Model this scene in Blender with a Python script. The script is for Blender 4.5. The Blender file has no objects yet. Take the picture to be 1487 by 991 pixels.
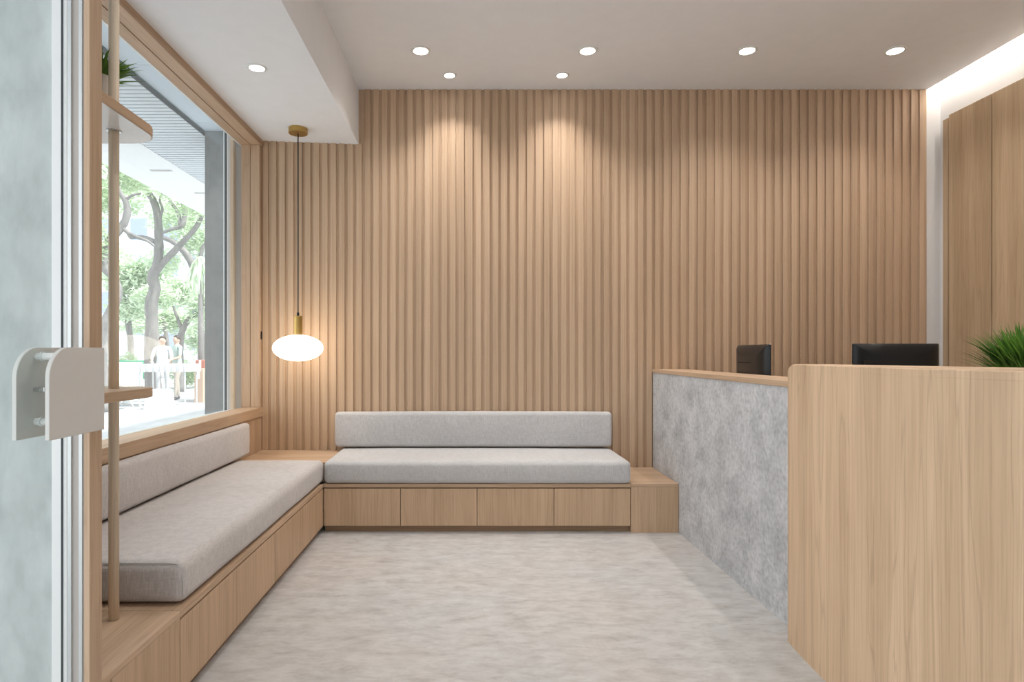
import bpy, bmesh, math, random
from mathutils import Vector, Matrix, noise
random.seed(7)
C = bpy.context.scene
COL = C.collection
PI = math.pi

# ------------------------------------------------------------------ camera
FPX, VX, VY, EYE = 892.0, 684.0, 513.0, 1.2     # focal length in px, vanishing point, eye height
cam_d = bpy.data.cameras.new('camera')
cam_d.sensor_width = 36.0
cam_d.lens = FPX / 1487 * 36
cam_d.shift_x = (743.5 - VX) / 1487
cam_d.shift_y = (VY - 495.5) / 1487
cam_d.clip_start = 0.02
cam = bpy.data.objects.new('camera', cam_d)
COL.objects.link(cam)
cam.location = (0, 0, EYE)
cam.rotation_euler = (PI / 2, 0, 0)
C.camera = cam

# ------------------------------------------------------------------ world, sun, exposure
C.view_settings.view_transform = 'Standard'
C.view_settings.look = 'None'
C.view_settings.gamma = 1
C.view_settings.use_curve_mapping = False
C.view_settings.exposure = 0.78
W = bpy.data.worlds.new('overcast_sky')
C.world = W
W.use_nodes = True
bg = W.node_tree.nodes['Background']
bg.inputs[0].default_value = (0.93, 0.97, 1.0, 1)
bg.inputs[1].default_value = 1.25
sun_d = bpy.data.lights.new('sun', 'SUN')
sun_d.energy = 4.2
sun_d.angle = math.radians(6)
sun_d.color = (1, .98, .94)
sun = bpy.data.objects.new('sun', sun_d)
COL.objects.link(sun)
sun.rotation_euler = Vector((-0.55, 0.12, -0.83)).to_track_quat('-Z', 'Y').to_euler()
SPOT_W = 1.35       # scale of every downlight's lamp

# ------------------------------------------------------------------ helpers
WORLD = {}

def P(px, py, y):
    """point seen at photo pixel (px, py) at distance y from the camera"""
    return Vector(((px - VX) * y / FPX, y, EYE - (py - VY) * y / FPX))

def tagp(o, label=None, cat=None, group=None, kind=None):
    if label: o['label'] = label
    if cat: o['category'] = cat
    if group: o['group'] = group
    if kind: o['kind'] = kind
    return o

def empty(name, loc, label=None, cat=None, group=None, kind=None):
    o = bpy.data.objects.new(name, None)
    o.empty_display_size = .05
    COL.objects.link(o)
    o.location = loc
    WORLD[o] = Vector(loc)
    return tagp(o, label, cat, group, kind)

def link(name, bm, mat, parent=None, origin=None, smooth=False, **tg):
    me = bpy.data.meshes.new(name)
    if parent is not None:
        off = WORLD[parent]
    elif origin is not None:
        off = Vector(origin)
    else:
        xs = [v.co for v in bm.verts]
        off = Vector(((min(v.x for v in xs) + max(v.x for v in xs)) / 2,
                      (min(v.y for v in xs) + max(v.y for v in xs)) / 2,
                      min(v.z for v in xs)))
    bmesh.ops.translate(bm, verts=bm.verts, vec=-off)
    bmesh.ops.recalc_face_normals(bm, faces=bm.faces)
    bm.to_mesh(me)
    bm.free()
    for m in (mat if isinstance(mat, (list, tuple)) else [mat]):
        me.materials.append(m)
    if smooth:
        for p in me.polygons: p.use_smooth = True
    o = bpy.data.objects.new(name, me)
    COL.objects.link(o)
    if parent is not None:
        o.parent = parent
    else:
        o.location = off
    WORLD[o] = Vector(off)
    return tagp(o, **tg)

def struct(name, bm, mat, parent=None, **k):
    o = link(name, bm, mat, parent, **k)
    if parent is None:
        o['kind'] = 'structure'
    return o

def B(): return bmesh.new()

def box(bm, x0, x1, y0, y1, z0, z1, bev=0.0, seg=2, mat=None):
    """mat: optional rotation matrix about the box centre"""
    t = bmesh.new()
    bmesh.ops.create_cube(t, size=1)
    bmesh.ops.scale(t, vec=(x1 - x0, y1 - y0, z1 - z0), verts=t.verts)
    if bev > 0:
        bmesh.ops.bevel(t, geom=t.edges[:], offset=bev, segments=seg, affect='EDGES', profile=.5)
    if mat is not None:
        bmesh.ops.transform(t, matrix=mat, verts=t.verts)
    bmesh.ops.translate(t, vec=((x0 + x1) / 2, (y0 + y1) / 2, (z0 + z1) / 2), verts=t.verts)
    merge(bm, t)
    return bm

def merge(bm, t):
    me = bpy.data.meshes.new('tmp')
    t.to_mesh(me)
    t.free()
    bm.from_mesh(me)
    bpy.data.meshes.remove(me)

def bx(*a, **k): return box(B(), *a, **k)

def lathe(bm, prof, c=(0, 0), n=40, cap=True):
    """prof: list of (r, z) from bottom to top, about the vertical through c"""
    rings = []
    for r, z in prof:
        if r < 1e-6:
            rings.append([bm.verts.new((c[0], c[1], z))])
        else:
            rings.append([bm.verts.new((c[0] + r * math.cos(2 * PI * i / n), c[1] + r * math.sin(2 * PI * i / n), z)) for i in range(n)])
    for a, b in zip(rings, rings[1:]):
        for i in range(n):
            j = (i + 1) % n
            if len(a) == 1 and len(b) == 1: continue
            if len(a) == 1: bm.faces.new((a[0], b[j], b[i]))
            elif len(b) == 1: bm.faces.new((a[i], a[j], b[0]))
            else: bm.faces.new((a[i], a[j], b[j], b[i]))
    if cap:
        if len(rings[0]) > 1: bm.faces.new(rings[0][::-1])
        if len(rings[-1]) > 1: bm.faces.new(rings[-1])
    return bm

def tube(bm, pts, rad, n=10, cap=True):
    pts = [Vector(p) for p in pts]
    rads = rad if isinstance(rad, (list, tuple)) else [rad] * len(pts)
    rings = []
    ref = Vector((0, 0, 1))
    d0 = (pts[1] - pts[0]).normalized()
    if abs(d0.dot(ref)) > .9: ref = Vector((1, 0, 0))
    u = d0.cross(ref).normalized()
    for i, p in enumerate(pts):
        a = pts[max(i - 1, 0)]; b = pts[min(i + 1, len(pts) - 1)]
        d = (b - a).normalized()
        u = (u - d * u.dot(d)).normalized()
        v = d.cross(u)
        rings.append([bm.verts.new(p + (u * math.cos(2 * PI * k / n) + v * math.sin(2 * PI * k / n)) * rads[i]) for k in range(n)])
    for a, b in zip(rings, rings[1:]):
        for k in range(n):
            j = (k + 1) % n
            bm.faces.new((a[k], a[j], b[j], b[k]))
    if cap:
        bm.faces.new(rings[0][::-1]); bm.faces.new(rings[-1])
    return bm

def prism(bm, pts, a, b, axis='z'):
    """polygon pts extruded from a to b along axis. pts are the two other coordinates in order"""
    def mk(p, t):
        if axis == 'z': return (p[0], p[1], t)
        if axis == 'x': return (t, p[0], p[1])
        return (p[0], t, p[1])
    lo = [bm.verts.new(mk(p, a)) for p in pts]
    hi = [bm.verts.new(mk(p, b)) for p in pts]
    bm.faces.new(lo[::-1]); bm.faces.new(hi)
    for i in range(len(pts)):
        j = (i + 1) % len(pts)
        bm.faces.new((lo[i], lo[j], hi[j], hi[i]))
    return bm

def bevel_mod(o, w=.003, seg=2):
    m = o.modifiers.new('bevel', 'BEVEL')
    m.width = w; m.segments = seg; m.limit_method = 'ANGLE'; m.angle_limit = math.radians(50)
    return o

# ------------------------------------------------------------------ materials
def new_mat(name):
    m = bpy.data.materials.new(name)
    m.use_nodes = True
    nt = m.node_tree
    bs = nt.nodes['Principled BSDF']
    return m, nt, bs

def N(nt, kind, **kw):
    n = nt.nodes.new(kind)
    for k, v in kw.items():
        if k.startswith('i_'):
            n.inputs[k[2:].replace('_', ' ')].default_value = v
        else:
            setattr(n, k, v)
    return n

def L(nt, a, b): nt.links.new(a, b)

def coords(nt, scale, kind='Object', loc=(0, 0, 0)):
    tc = N(nt, 'ShaderNodeTexCoord')
    mp = N(nt, 'ShaderNodeMapping')
    mp.inputs['Scale'].default_value = scale
    mp.inputs['Location'].default_value = loc
    L(nt, tc.outputs[kind], mp.inputs['Vector'])
    return mp.outputs['Vector'], tc

def ramp(nt, fac, stops):
    r = N(nt, 'ShaderNodeValToRGB')
    e = r.color_ramp.elements
    while len(e) > 1: e.remove(e[-1])
    e[0].position = stops[0][0]; e[0].color = (*stops[0][1], 1)
    for p, c in stops[1:]:
        q = e.new(p); q.color = (*c, 1)
    L(nt, fac, r.inputs[0])
    return r.outputs[0]

def mix(nt, fac, a, b, mode='MIX'):
    m = N(nt, 'ShaderNodeMix', data_type='RGBA', blend_type=mode)
    if isinstance(fac, float): m.inputs[0].default_value = fac
    else: L(nt, fac, m.inputs[0])
    for s, v in ((6, a), (7, b)):
        if isinstance(v, tuple): m.inputs[s].default_value = (*v, 1)
        else: L(nt, v, m.inputs[s])
    return m.outputs[2]

def plain(name, col, rough=.6, metal=0.0, spec=.5, bump=0.0):
    m, nt, bs = new_mat(name)
    v, tc = coords(nt, (6, 6, 6))
    n = N(nt, 'ShaderNodeTexNoise'); n.inputs['Scale'].default_value = 1.5; n.inputs['Detail'].default_value = 4
    L(nt, v, n.inputs['Vector'])
    c = ramp(nt, n.outputs[0], [(.3, tuple(x * .985 for x in col)), (.7, tuple(min(1, x * 1.01) for x in col))])
    L(nt, c, bs.inputs['Base Color'])
    bs.inputs['Roughness'].default_value = rough
    bs.inputs['Metallic'].default_value = metal
    bs.inputs['Specular IOR Level'].default_value = spec
    if bump:
        b = N(nt, 'ShaderNodeBump'); b.inputs['Strength'].default_value = bump; b.inputs['Distance'].default_value = .002
        n2 = N(nt, 'ShaderNodeTexNoise'); n2.inputs['Scale'].default_value = 60
        L(nt, v, n2.inputs['Vector']); L(nt, n2.outputs[0], b.inputs['Height']); L(nt, b.outputs[0], bs.inputs['Normal'])
    return m

def wood(name, dark, light, axis='z', rough=.5, period=None, x0=0.0, seed=0.0, contrast=1.0, planks=None, ringc=.90, straight=False):
    """oak: long fibres along axis; period gives each slat its own tone, planks=(width, axis) veneer leaves"""
    m, nt, bs = new_mat(name)
    s_f = {'z': (70, 70, 1.6), 'y': (70, 1.6, 70), 'x': (1.6, 70, 70)}[axis]
    s_m = {'z': (9, 9, .45), 'y': (9, .45, 9), 'x': (.45, 9, 9)}[axis]
    if straight:
        s_f = (70, 70, .45); s_m = (9, 9, .25)
    v1, tc = coords(nt, s_f, loc=(seed, seed, seed))
    v2, _ = coords(nt, s_m, loc=(seed * 3, 1, seed))
    f = N(nt, 'ShaderNodeTexNoise'); f.inputs['Scale'].default_value = 1.6; f.inputs['Detail'].default_value = 5; f.inputs['Roughness'].default_value = .65
    L(nt, v1, f.inputs['Vector'])
    g = N(nt, 'ShaderNodeTexNoise'); g.inputs['Scale'].default_value = 1.0; g.inputs['Detail'].default_value = 3; g.inputs['Distortion'].default_value = .6
    L(nt, v2, g.inputs['Vector'])
    # cathedral figure: rings of a slow noise
    mu = N(nt, 'ShaderNodeMath', operation='MULTIPLY'); mu.inputs[1].default_value = 16
    L(nt, g.outputs[0], mu.inputs[0])
    fr = N(nt, 'ShaderNodeMath', operation='PINGPONG'); fr.inputs[1].default_value = 1
    L(nt, mu.outputs[0], fr.inputs[0])
    mid = tuple((a + b) / 2 for a, b in zip(dark, light))
    k = .5 / contrast
    base = ramp(nt, g.outputs[0], [(.5 - k * .5, dark), (.5, mid), (.5 + k * .5, light)])
    fine = ramp(nt, f.outputs[0], [(.30, (.84, .81, .78)), (.55, (1, 1, 1)), (.8, (1.04, 1.04, 1.04))])
    ring = ramp(nt, fr.outputs[0], [(0, (ringc, ringc * .985, ringc * .97)), (.25, (1, 1, 1)), (1, (1, 1, 1))])
    c = mix(nt, 1.0, base, fine, 'MULTIPLY')
    c = mix(nt, .8, c, ring, 'MULTIPLY')
    per = period or (planks[0] if planks else None)
    if per:
        sp = N(nt, 'ShaderNodeSeparateXYZ'); L(nt, tc.outputs['Object'], sp.inputs[0])
        ax = planks[1] if planks else 'X'
        sb = N(nt, 'ShaderNodeMath', operation='SUBTRACT'); sb.inputs[1].default_value = x0
        L(nt, sp.outputs[ax], sb.inputs[0])
        dv = N(nt, 'ShaderNodeMath', operation='DIVIDE'); dv.inputs[1].default_value = per
        L(nt, sb.outputs[0], dv.inputs[0])
        fl = N(nt, 'ShaderNodeMath', operation='FLOOR'); L(nt, dv.outputs[0], fl.inputs[0])
        wn = N(nt, 'ShaderNodeTexWhiteNoise', noise_dimensions='1D'); L(nt, fl.outputs[0], wn.inputs['W'])
        amt = (.90, .885, .87) if period else (.93, .92, .91)
        tone = ramp(nt, wn.outputs[0], [(0, amt), (1, (1.04, 1.04, 1.04))])
        c = mix(nt, 1.0, c, tone, 'MULTIPLY')
    L(nt, c, bs.inputs['Base Color'])
    bs.inputs['Roughness'].default_value = rough
    bs.inputs['Specular IOR Level'].default_value = .35
    b = N(nt, 'ShaderNodeBump'); b.inputs['Strength'].default_value = .02 if straight else .12; b.inputs['Distance'].default_value = .001
    L(nt, f.outputs[0], b.inputs['Height']); L(nt, b.outputs[0], bs.inputs['Normal'])
    return m

PERIOD, SLAT_X0 = 0.0652, -1.60
OAK_D, OAK_L = (.46, .315, .205), (.61, .435, .30)
M_slat = wood('oak_slats', (.49, .345, .23), (.63, .46, .32), 'z', period=PERIOD, contrast=.6, ringc=.97, straight=True)
M_oakz = wood('oak_upright_grain', OAK_D, OAK_L, 'z', seed=2.3)
M_oaky = wood('oak_depth_grain', OAK_D, OAK_L, 'y', seed=4.1)
M_oakx = wood('oak_cross_grain', OAK_D, OAK_L, 'x', seed=6.7)
M_drawer = wood('oak_drawer_fronts', (.48, .33, .21), (.63, .445, .295), 'z', seed=9.2)
M_desk = wood('oak_counter', (.58, .405, .26), (.78, .57, .39), 'z', seed=12.4, contrast=1.3, planks=(.145, 'Y'), ringc=.80)
M_cup = wood('oak_cupboard', (.47, .34, .215), (.61, .455, .30), 'z', seed=15.7, planks=(.19, 'Y'))
M_pole = wood('ash_pole', (.74, .61, .46), (.84, .72, .57), 'z', seed=1.1)
M_kick = wood('oak_plinth', (.30, .19, .11), (.40, .26, .16), 'x', seed=3.3)
M_ceil = plain('ceiling_paint', (.86, .875, .90), .9)
M_wall = plain('wall_paint', (.80, .785, .77), .9)
M_white = plain('white_lacquer', (.78, .79, .78), .35)
M_lam = plain('white_laminate', (.78, .77, .76), .18)
M_plate = plain('off_white_lacquer', (.70, .68, .65), .45)
M_alu = plain('pale_aluminium', (.62, .64, .64), .35, .5)
M_beige = plain('beige_frame', (.46, .42, .385), .5)
M_greyreveal = plain('grey_reveal', (.56, .55, .53), .8)
M_seal = plain('dark_brush_seal', (.05, .06, .065), .8)
M_brass = plain('brushed_brass', (.50, .33, .11), .32, .9)
M_cord = plain('black_cord', (.012, .012, .012), .5)
M_black = plain('black_plastic', (.012, .0125, .014), .30, spec=.3)
M_black2 = plain('matt_black_recess', (.006, .006, .006), .7)
M_pot = plain('stoneware_pot', (.72, .69, .64), .6)
M_soil = plain('soil', (.04, .03, .02), .95)
M_steel = plain('steel', (.6, .6, .6), .25, .9)

def floor_mat():
    m, nt, bs = new_mat('mottled_vinyl_floor')
    v, tc = coords(nt, (1.6, 3.4, 1))
    a = N(nt, 'ShaderNodeTexNoise'); a.inputs['Scale'].default_value = 4.6; a.inputs['Detail'].default_value = 10; a.inputs['Roughness'].default_value = .68; a.inputs['Distortion'].default_value = .25
    L(nt, v, a.inputs['Vector'])
    v2, _ = coords(nt, (14, 40, 1))
    b = N(nt, 'ShaderNodeTexNoise'); b.inputs['Scale'].default_value = 1.6; b.inputs['Detail'].default_value = 6; b.inputs['Roughness'].default_value = .7
    L(nt, v2, b.inputs['Vector'])
    v3, _ = coords(nt, (1, 1, 1))
    d = N(nt, 'ShaderNodeTexNoise'); d.inputs['Scale'].default_value = 1.3; d.inputs['Detail'].default_value = 3
    L(nt, v3, d.inputs['Vector'])
    c1 = ramp(nt, a.outputs[0], [(.30, (.39, .37, .36)), (.43, (.48, .462, .452)), (.57, (.55, .537, .53)), (.74, (.60, .59, .585))])
    c2 = ramp(nt, b.outputs[0], [(.3, (.90, .90, .90)), (.5, (1, 1, 1)), (.75, (1.05, 1.05, 1.05))])
    c3 = ramp(nt, d.outputs[0], [(.35, (1.0, .965, .94)), (.65, (.97, 1.0, 1.0))])
    c = mix(nt, 1.0, mix(nt, 1.0, c1, c2, 'MULTIPLY'), c3, 'MULTIPLY')
    L(nt, c, bs.inputs['Base Color'])
    bs.inputs['Roughness'].default_value = .55
    bs.inputs['Specular IOR Level'].default_value = .3
    return m
M_floor = floor_mat()

def concrete_mat(name, stops, sc=3.0, stretch=(1, 1, 1), pits=True, rough=.7, speck=(.88, 1.09)):
    m, nt, bs = new_mat(name)
    v, tc = coords(nt, stretch)
    a = N(nt, 'ShaderNodeTexNoise'); a.inputs['Scale'].default_value = sc; a.inputs['Detail'].default_value = 10; a.inputs['Roughness'].default_value = .68; a.inputs['Distortion'].default_value = .3
    L(nt, v, a.inputs['Vector'])
    c = ramp(nt, a.outputs[0], stops)
    b = N(nt, 'ShaderNodeTexNoise'); b.inputs['Scale'].default_value = sc * 7; b.inputs['Detail'].default_value = 6
    L(nt, v, b.inputs['Vector'])
    c = mix(nt, 1.0, c, ramp(nt, b.outputs[0], [(.3, (speck[0],) * 3), (.5, (1, 1, 1)), (.72, (speck[1],) * 3)]), 'MULTIPLY')
    if pits:
        v2, _ = coords(nt, (stretch[0], stretch[1], stretch[2] * .6))
        vo = N(nt, 'ShaderNodeTexVoronoi'); vo.inputs['Scale'].default_value = 13
        L(nt, v2, vo.inputs['Vector'])
        c = mix(nt, 1.0, c, ramp(nt, vo.outputs['Distance'], [(0, (.6, .6, .62)), (.05, (.75, .75, .77)), (.09, (1, 1, 1))]), 'MULTIPLY')
    L(nt, c, bs.inputs['Base Color'])
    bs.inputs['Roughness'].default_value = rough
    bs.inputs['Specular IOR Level'].default_value = .25
    return m
M_stone = concrete_mat('concrete_panel', [(.30, (.36, .365, .38)), (.46, (.47, .475, .49)), (.56, (.54, .545, .56)), (.72, (.62, .62, .63))], 6.5, (1, 1, 1), speck=(.80, 1.14))
M_pier = concrete_mat('cast_concrete', [(.3, (.42, .45, .445)), (.5, (.53, .555, .55)), (.7, (.64, .66, .655))], 2.6, (1, 1, .55), pits=False)
M_column = concrete_mat('grey_render', [(.3, (.16, .165, .162)), (.7, (.21, .215, .21))], 2.2, pits=False)

def fabric_mat(name, col, warp=(260, 260, 30)):
    m, nt, bs = new_mat(name)
    v, tc = coords(nt, warp)
    a = N(nt, 'ShaderNodeTexNoise'); a.inputs['Scale'].default_value = 1; a.inputs['Detail'].default_value = 3
    L(nt, v, a.inputs['Vector'])
    v2, _ = coords(nt, (30, 30, 260))
    b = N(nt, 'ShaderNodeTexNoise'); b.inputs['Scale'].default_value = 1; b.inputs['Detail'].default_value = 3
    L(nt, v2, b.inputs['Vector'])
    v3, _ = coords(nt, (2.5, 2.5, 2.5))
    d = N(nt, 'ShaderNodeTexNoise'); d.inputs['Scale'].default_value = 1.2; d.inputs['Detail'].default_value = 4
    L(nt, v3, d.inputs['Vector'])
    c = ramp(nt, a.outputs[0], [(.3, tuple(x * .82 for x in col)), (.6, col), (.8, tuple(x * 1.08 for x in col))])
    c = mix(nt, 1.0, c, ramp(nt, b.outputs[0], [(.3, (.88, .88, .88)), (.6, (1, 1, 1))]), 'MULTIPLY')
    c = mix(nt, 1.0, c, ramp(nt, d.outputs[0], [(.35, (.95, .95, .95)), (.65, (1.03, 1.03, 1.03))]), 'MULTIPLY')
    L(nt, c, bs.inputs['Base Color'])
    bs.inputs['Roughness'].default_value = .95
    bs.inputs['Specular IOR Level'].default_value = .15
    bs.inputs['Sheen Weight'].default_value = .2
    bu = N(nt, 'ShaderNodeBump'); bu.inputs['Strength'].default_value = .25; bu.inputs['Distance'].default_value = .001
    L(nt, a.outputs[0], bu.inputs['Height']); L(nt, bu.outputs[0], bs.inputs['Normal'])
    return m
M_fab_l = fabric_mat('warm_grey_linen', (.60, .565, .55))
M_fab_b = fabric_mat('cool_grey_linen', (.575, .565, .565))
M_seam = plain('grey_thread', (.38, .365, .355), .95)

def glass_mat(name, tint, haze):
    m, nt, bs = new_mat(name)
    nt.nodes.remove(bs)
    out = nt.nodes['Material Output']
    tr = N(nt, 'ShaderNodeBsdfTransparent'); tr.inputs[0].default_value = (*tint, 1)
    gl = N(nt, 'ShaderNodeBsdfGlossy'); gl.inputs['Roughness'].default_value = .01
    lw = N(nt, 'ShaderNodeLayerWeight'); lw.inputs['Blend'].default_value = .5
    pw = N(nt, 'ShaderNodeMath', operation='POWER'); pw.inputs[1].default_value = 4.0
    L(nt, lw.outputs['Facing'], pw.inputs[0])
    fr = N(nt, 'ShaderNodeMath', operation='MULTIPLY_ADD'); fr.inputs[1].default_value = .35; fr.inputs[2].default_value = .01
    L(nt, pw.outputs[0], fr.inputs[0])
    mx = N(nt, 'ShaderNodeMixShader')
    L(nt, fr.outputs[0], mx.inputs[0]); L(nt, tr.outputs[0], mx.inputs[1]); L(nt, gl.outputs[0], mx.inputs[2])
    if haze:      # translucent layer puts the milky glare of the view into the glass
        tl = N(nt, 'ShaderNodeBsdfTranslucent'); tl.inputs[0].default_value = (.9, .95, .95, 1)
        m2 = N(nt, 'ShaderNodeMixShader'); m2.inputs[0].default_value = haze
        L(nt, mx.outputs[0], m2.inputs[1]); L(nt, tl.outputs[0], m2.inputs[2])
        mx = m2
    L(nt, mx.outputs[0], out.inputs['Surface'])
    return m
M_glass = glass_mat('window_glass', (.97, .985, .985), .05)
M_doorglass = glass_mat('door_glass', (.95, .972, .967), 0)

def emit_mat(name, col, st):
    m, nt, bs = new_mat(name)
    bs.inputs['Base Color'].default_value = (*col, 1)
    bs.inputs['Emission Color'].default_value = (*col, 1)
    bs.inputs['Emission Strength'].default_value = st
    return m
M_lens = emit_mat('downlight_lens', (1, .94, .86), 12)
M_shade = emit_mat('opal_glass_lit', (1, .86, .68), 3.4)
M_led = emit_mat('led_strip', (1, .93, .84), 26)

def leaf_mat(name, c0, c1, trans=.35):
    m, nt, bs = new_mat(name)
    v, tc = coords(nt, (3, 3, 3))
    n = N(nt, 'ShaderNodeTexNoise'); n.inputs['Scale'].default_value = 2.0; n.inputs['Detail'].default_value = 4
    L(nt, v, n.inputs['Vector'])
    c = ramp(nt, n.outputs[0], [(.35, c0), (.65, c1)])
    L(nt, c, bs.inputs['Base Color'])
    bs.inputs['Roughness'].default_value = .55
    out = nt.nodes['Material Output']
    tl = N(nt, 'ShaderNodeBsdfTranslucent'); L(nt, c, tl.inputs[0])
    mx = N(nt, 'ShaderNodeMixShader'); mx.inputs[0].default_value = trans
    L(nt, bs.outputs[0], mx.inputs[1]); L(nt, tl.outputs[0], mx.inputs[2]); L(nt, mx.outputs[0], out.inputs['Surface'])
    return m
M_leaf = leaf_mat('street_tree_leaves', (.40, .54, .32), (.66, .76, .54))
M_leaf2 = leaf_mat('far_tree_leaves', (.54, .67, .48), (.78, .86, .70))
M_grass = leaf_mat('potted_grass_blades', (.03, .10, .012), (.17, .36, .05), .25)
M_bark = concrete_mat('bark', [(.3, (.13, .125, .12)), (.7, (.30, .29, .28))], 6, (1, 1, .3), pits=False, rough=.9)

# ================================================================== ROOM SHELL
YB = 4.69            # front face of the slats
XL = -1.60           # room face of the window wall
XR = 3.60            # right wall
ZC = 3.216           # ceiling
YN = -1.3            # near end of the room, behind the camera
# floor
struct('floor', bx(-1.75, XR + .1, YN, YB + .1, -.06, 0), M_floor, origin=(0, 0, 0))
# ceiling (stops short of the right wall: light slot)
bm = B()
box(bm, -1.0, 3.486, YN, YB + .12, ZC, ZC + .05)
box(bm, 3.486 - .02, 3.486, YN, YB + .12, ZC + .05, ZC + .22)
box(bm, 3.486 - .02, XR + .1, YN, YB + .12, ZC + .22, ZC + .27)
box(bm, -1.9, -.9, YN, YB + .12, ZC + .012, ZC + .3)
struct('ceiling', bm, M_ceil)
# dropped ceiling band over the window bench
bm = B()
x1 = -.860
vs = [(-1.742, 2.828), (x1, 2.797), (x1, ZC + .01), (-1.742, ZC + .01)]
prism(bm, vs, YN, YB + .02, 'y')
struct('ceiling_bulkhead', bm, M_ceil)
# back wall and slatted cladding
wb = struct('wall_back', bx(-1.9, XR + .12, YB + .021, YB + .12, 0, ZC + .25), M_wall)
bm = B()
box(bm, XL - .02, 3.487, YB + .0125, YB + .0215, .30, ZC)
n = int(round((3.487 - XL) / PERIOD))
for i in range(n):
    xa = SLAT_X0 + i * PERIOD + .006
    zt = ZC if xa > -.865 else (2.825 + (xa - XL) * -.034)
    box(bm, xa, xa + .0420, YB, YB + .0132, .30, zt, bev=.0008, seg=1)
bm2 = bm
cl = link('slatted_cladding', bm2, M_slat, wb)
# put the pattern where the slats are
M_slat.node_tree.nodes  # slat tone steps start at SLAT_X0 in the wall's own coordinates
for nd in M_slat.node_tree.nodes:
    if nd.type == 'MATH' and nd.operation == 'SUBTRACT':
        nd.inputs[1].default_value = SLAT_X0 - WORLD[wb].x
# right wall
struct('wall_right', bx(XR, XR + .12, YN, YB + .1, 0, ZC + .25), M_wall)
# unseen wall added behind the camera to cut the daylight; opening at the left
bm = B()
box(bm, .5, XR + .1, YN - .1, YN, 0, ZC + .2)
box(bm, -2.6, .5, YN - .1, YN, 2.35, ZC + .2)
struct('wall_light_block', bm, M_wall)
# light strip tucked in the ceiling slot
led = link('light_strip', bx(3.472 + .016, 3.500, .2, YB - .02, ZC + .12, ZC + .135), M_led,
           label='warm light strip hidden in the ceiling slot above the right wall', cat='light strip')

# left wall below the window, and window wall pieces
bm = B()
box(bm, -1.84, XL, 1.72, YB + .02, 0, .715)
struct('wall_left', bm, M_oakz)
# window
win = empty('window_1', (-1.72, 3.2, .71), kind='structure')
Y0, Y1 = 1.78, YB + .02
bm = B()
# sill board
box(bm, -1.745, XL + .012, Y0, Y1, .718, .788, bev=.002)
link('window_sill', bm, M_oaky, win)
bm = B()
box(bm, -1.668, XL + .012, Y0, Y1, 2.777, 2.835, bev=.0015)
box(bm, -1.740, -1.672, Y0, Y1, 2.775, 2.835, bev=.0015)
link('window_header', bm, M_oaky, win)
bm = B()
box(bm, -1.668, XL, YB - .045, YB + .03, .789, 2.776, bev=.0015)
box(bm, -1.740, -1.672, YB - .043, YB + .03, .789, 2.776, bev=.0015)
link('window_jamb', bm, M_oakz, win)
bm = B()
box(bm, -1.668, XL, 1.74, 1.80, .789, 2.776, bev=.0015)
box(bm, -1.740, -1.672, 1.74, 1.80, .789, 2.776, bev=.0015)
link('window_jamb', bm, M_oakz, win)
# outer reveal, painted grey at the far end, white track at the sill
bm = B()
box(bm, -1.850, -1.741, YB - .02, YB + .06, .74, 3.195)
link('window_reveal', bm, M_greyreveal, win)
bm = B()
box(bm, -1.818, -1.792, YB - .06, YB - .021, .772, 3.19, bev=.001)
link('edge_strip', bm, M_pole, win)
bm = B()
box(bm, -1.86, -1.746, 1.74, YB - .02, .740, .770)
box(bm, -1.805, -1.790, 1.74, YB - .02, .770, .778)
link('window_track', bm, M_white, win)
link('head_bright_line', bx(-1.752, -1.7405, 1.74, YB - .02, 2.774, 2.83), M_white, win)  # white strip stands in for the bright line of light along the header
link('window_pane', bx(-1.832, -1.822, 1.74, YB - .10, .77, 3.19), M_glass, win)
bm = B()
box(bm, -1.838, -1.824, YB - .112, YB - .100, .77, 3.19)
link('window_seal', bm, M_seal, win)
# tiny latch in the window jamb corner
link('latch_plate', bx(-1.600, -1.594, YB - .022, YB - .006, 1.305, 1.365, bev=.001), M_black2,
     label='small dark latch plate at the corner between window frame and slatted wall', cat='latch')

# front wall: concrete pier, glazed door frame, oak post
struct('wall_front', bx(-2.6, -1.050, 1.556, 1.604, -.05, ZC), M_pier)
bm = B()
box(bm, -1.058, -1.019, 1.549, 1.604, 0, ZC, bev=.002)
tr1 = struct('trim_1', bm, M_white)
link('brush_seal', box(B(), -1.0325, -1.0285, 1.5465, 1.5495, 0, ZC), M_seal, tr1)
bm = B()
box(bm, -1.0185, -.9785, 1.553, 1.604, 0, ZC, bev=.001)
tr2 = struct('trim_2', bm, M_beige)
bm = B(); box(bm, -1.018, -1.008, 1.548, 1.5535, 0, ZC, bev=.001); box(bm, -.990, -.981, 1.549, 1.5535, 0, ZC, bev=.001)
link('frame_rib', bm, M_alu, tr2)
struct('trim_3', bx(-.978, -.963, 1.551, 1.6035, 0, ZC, bev=.0015), M_oakz)

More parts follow.
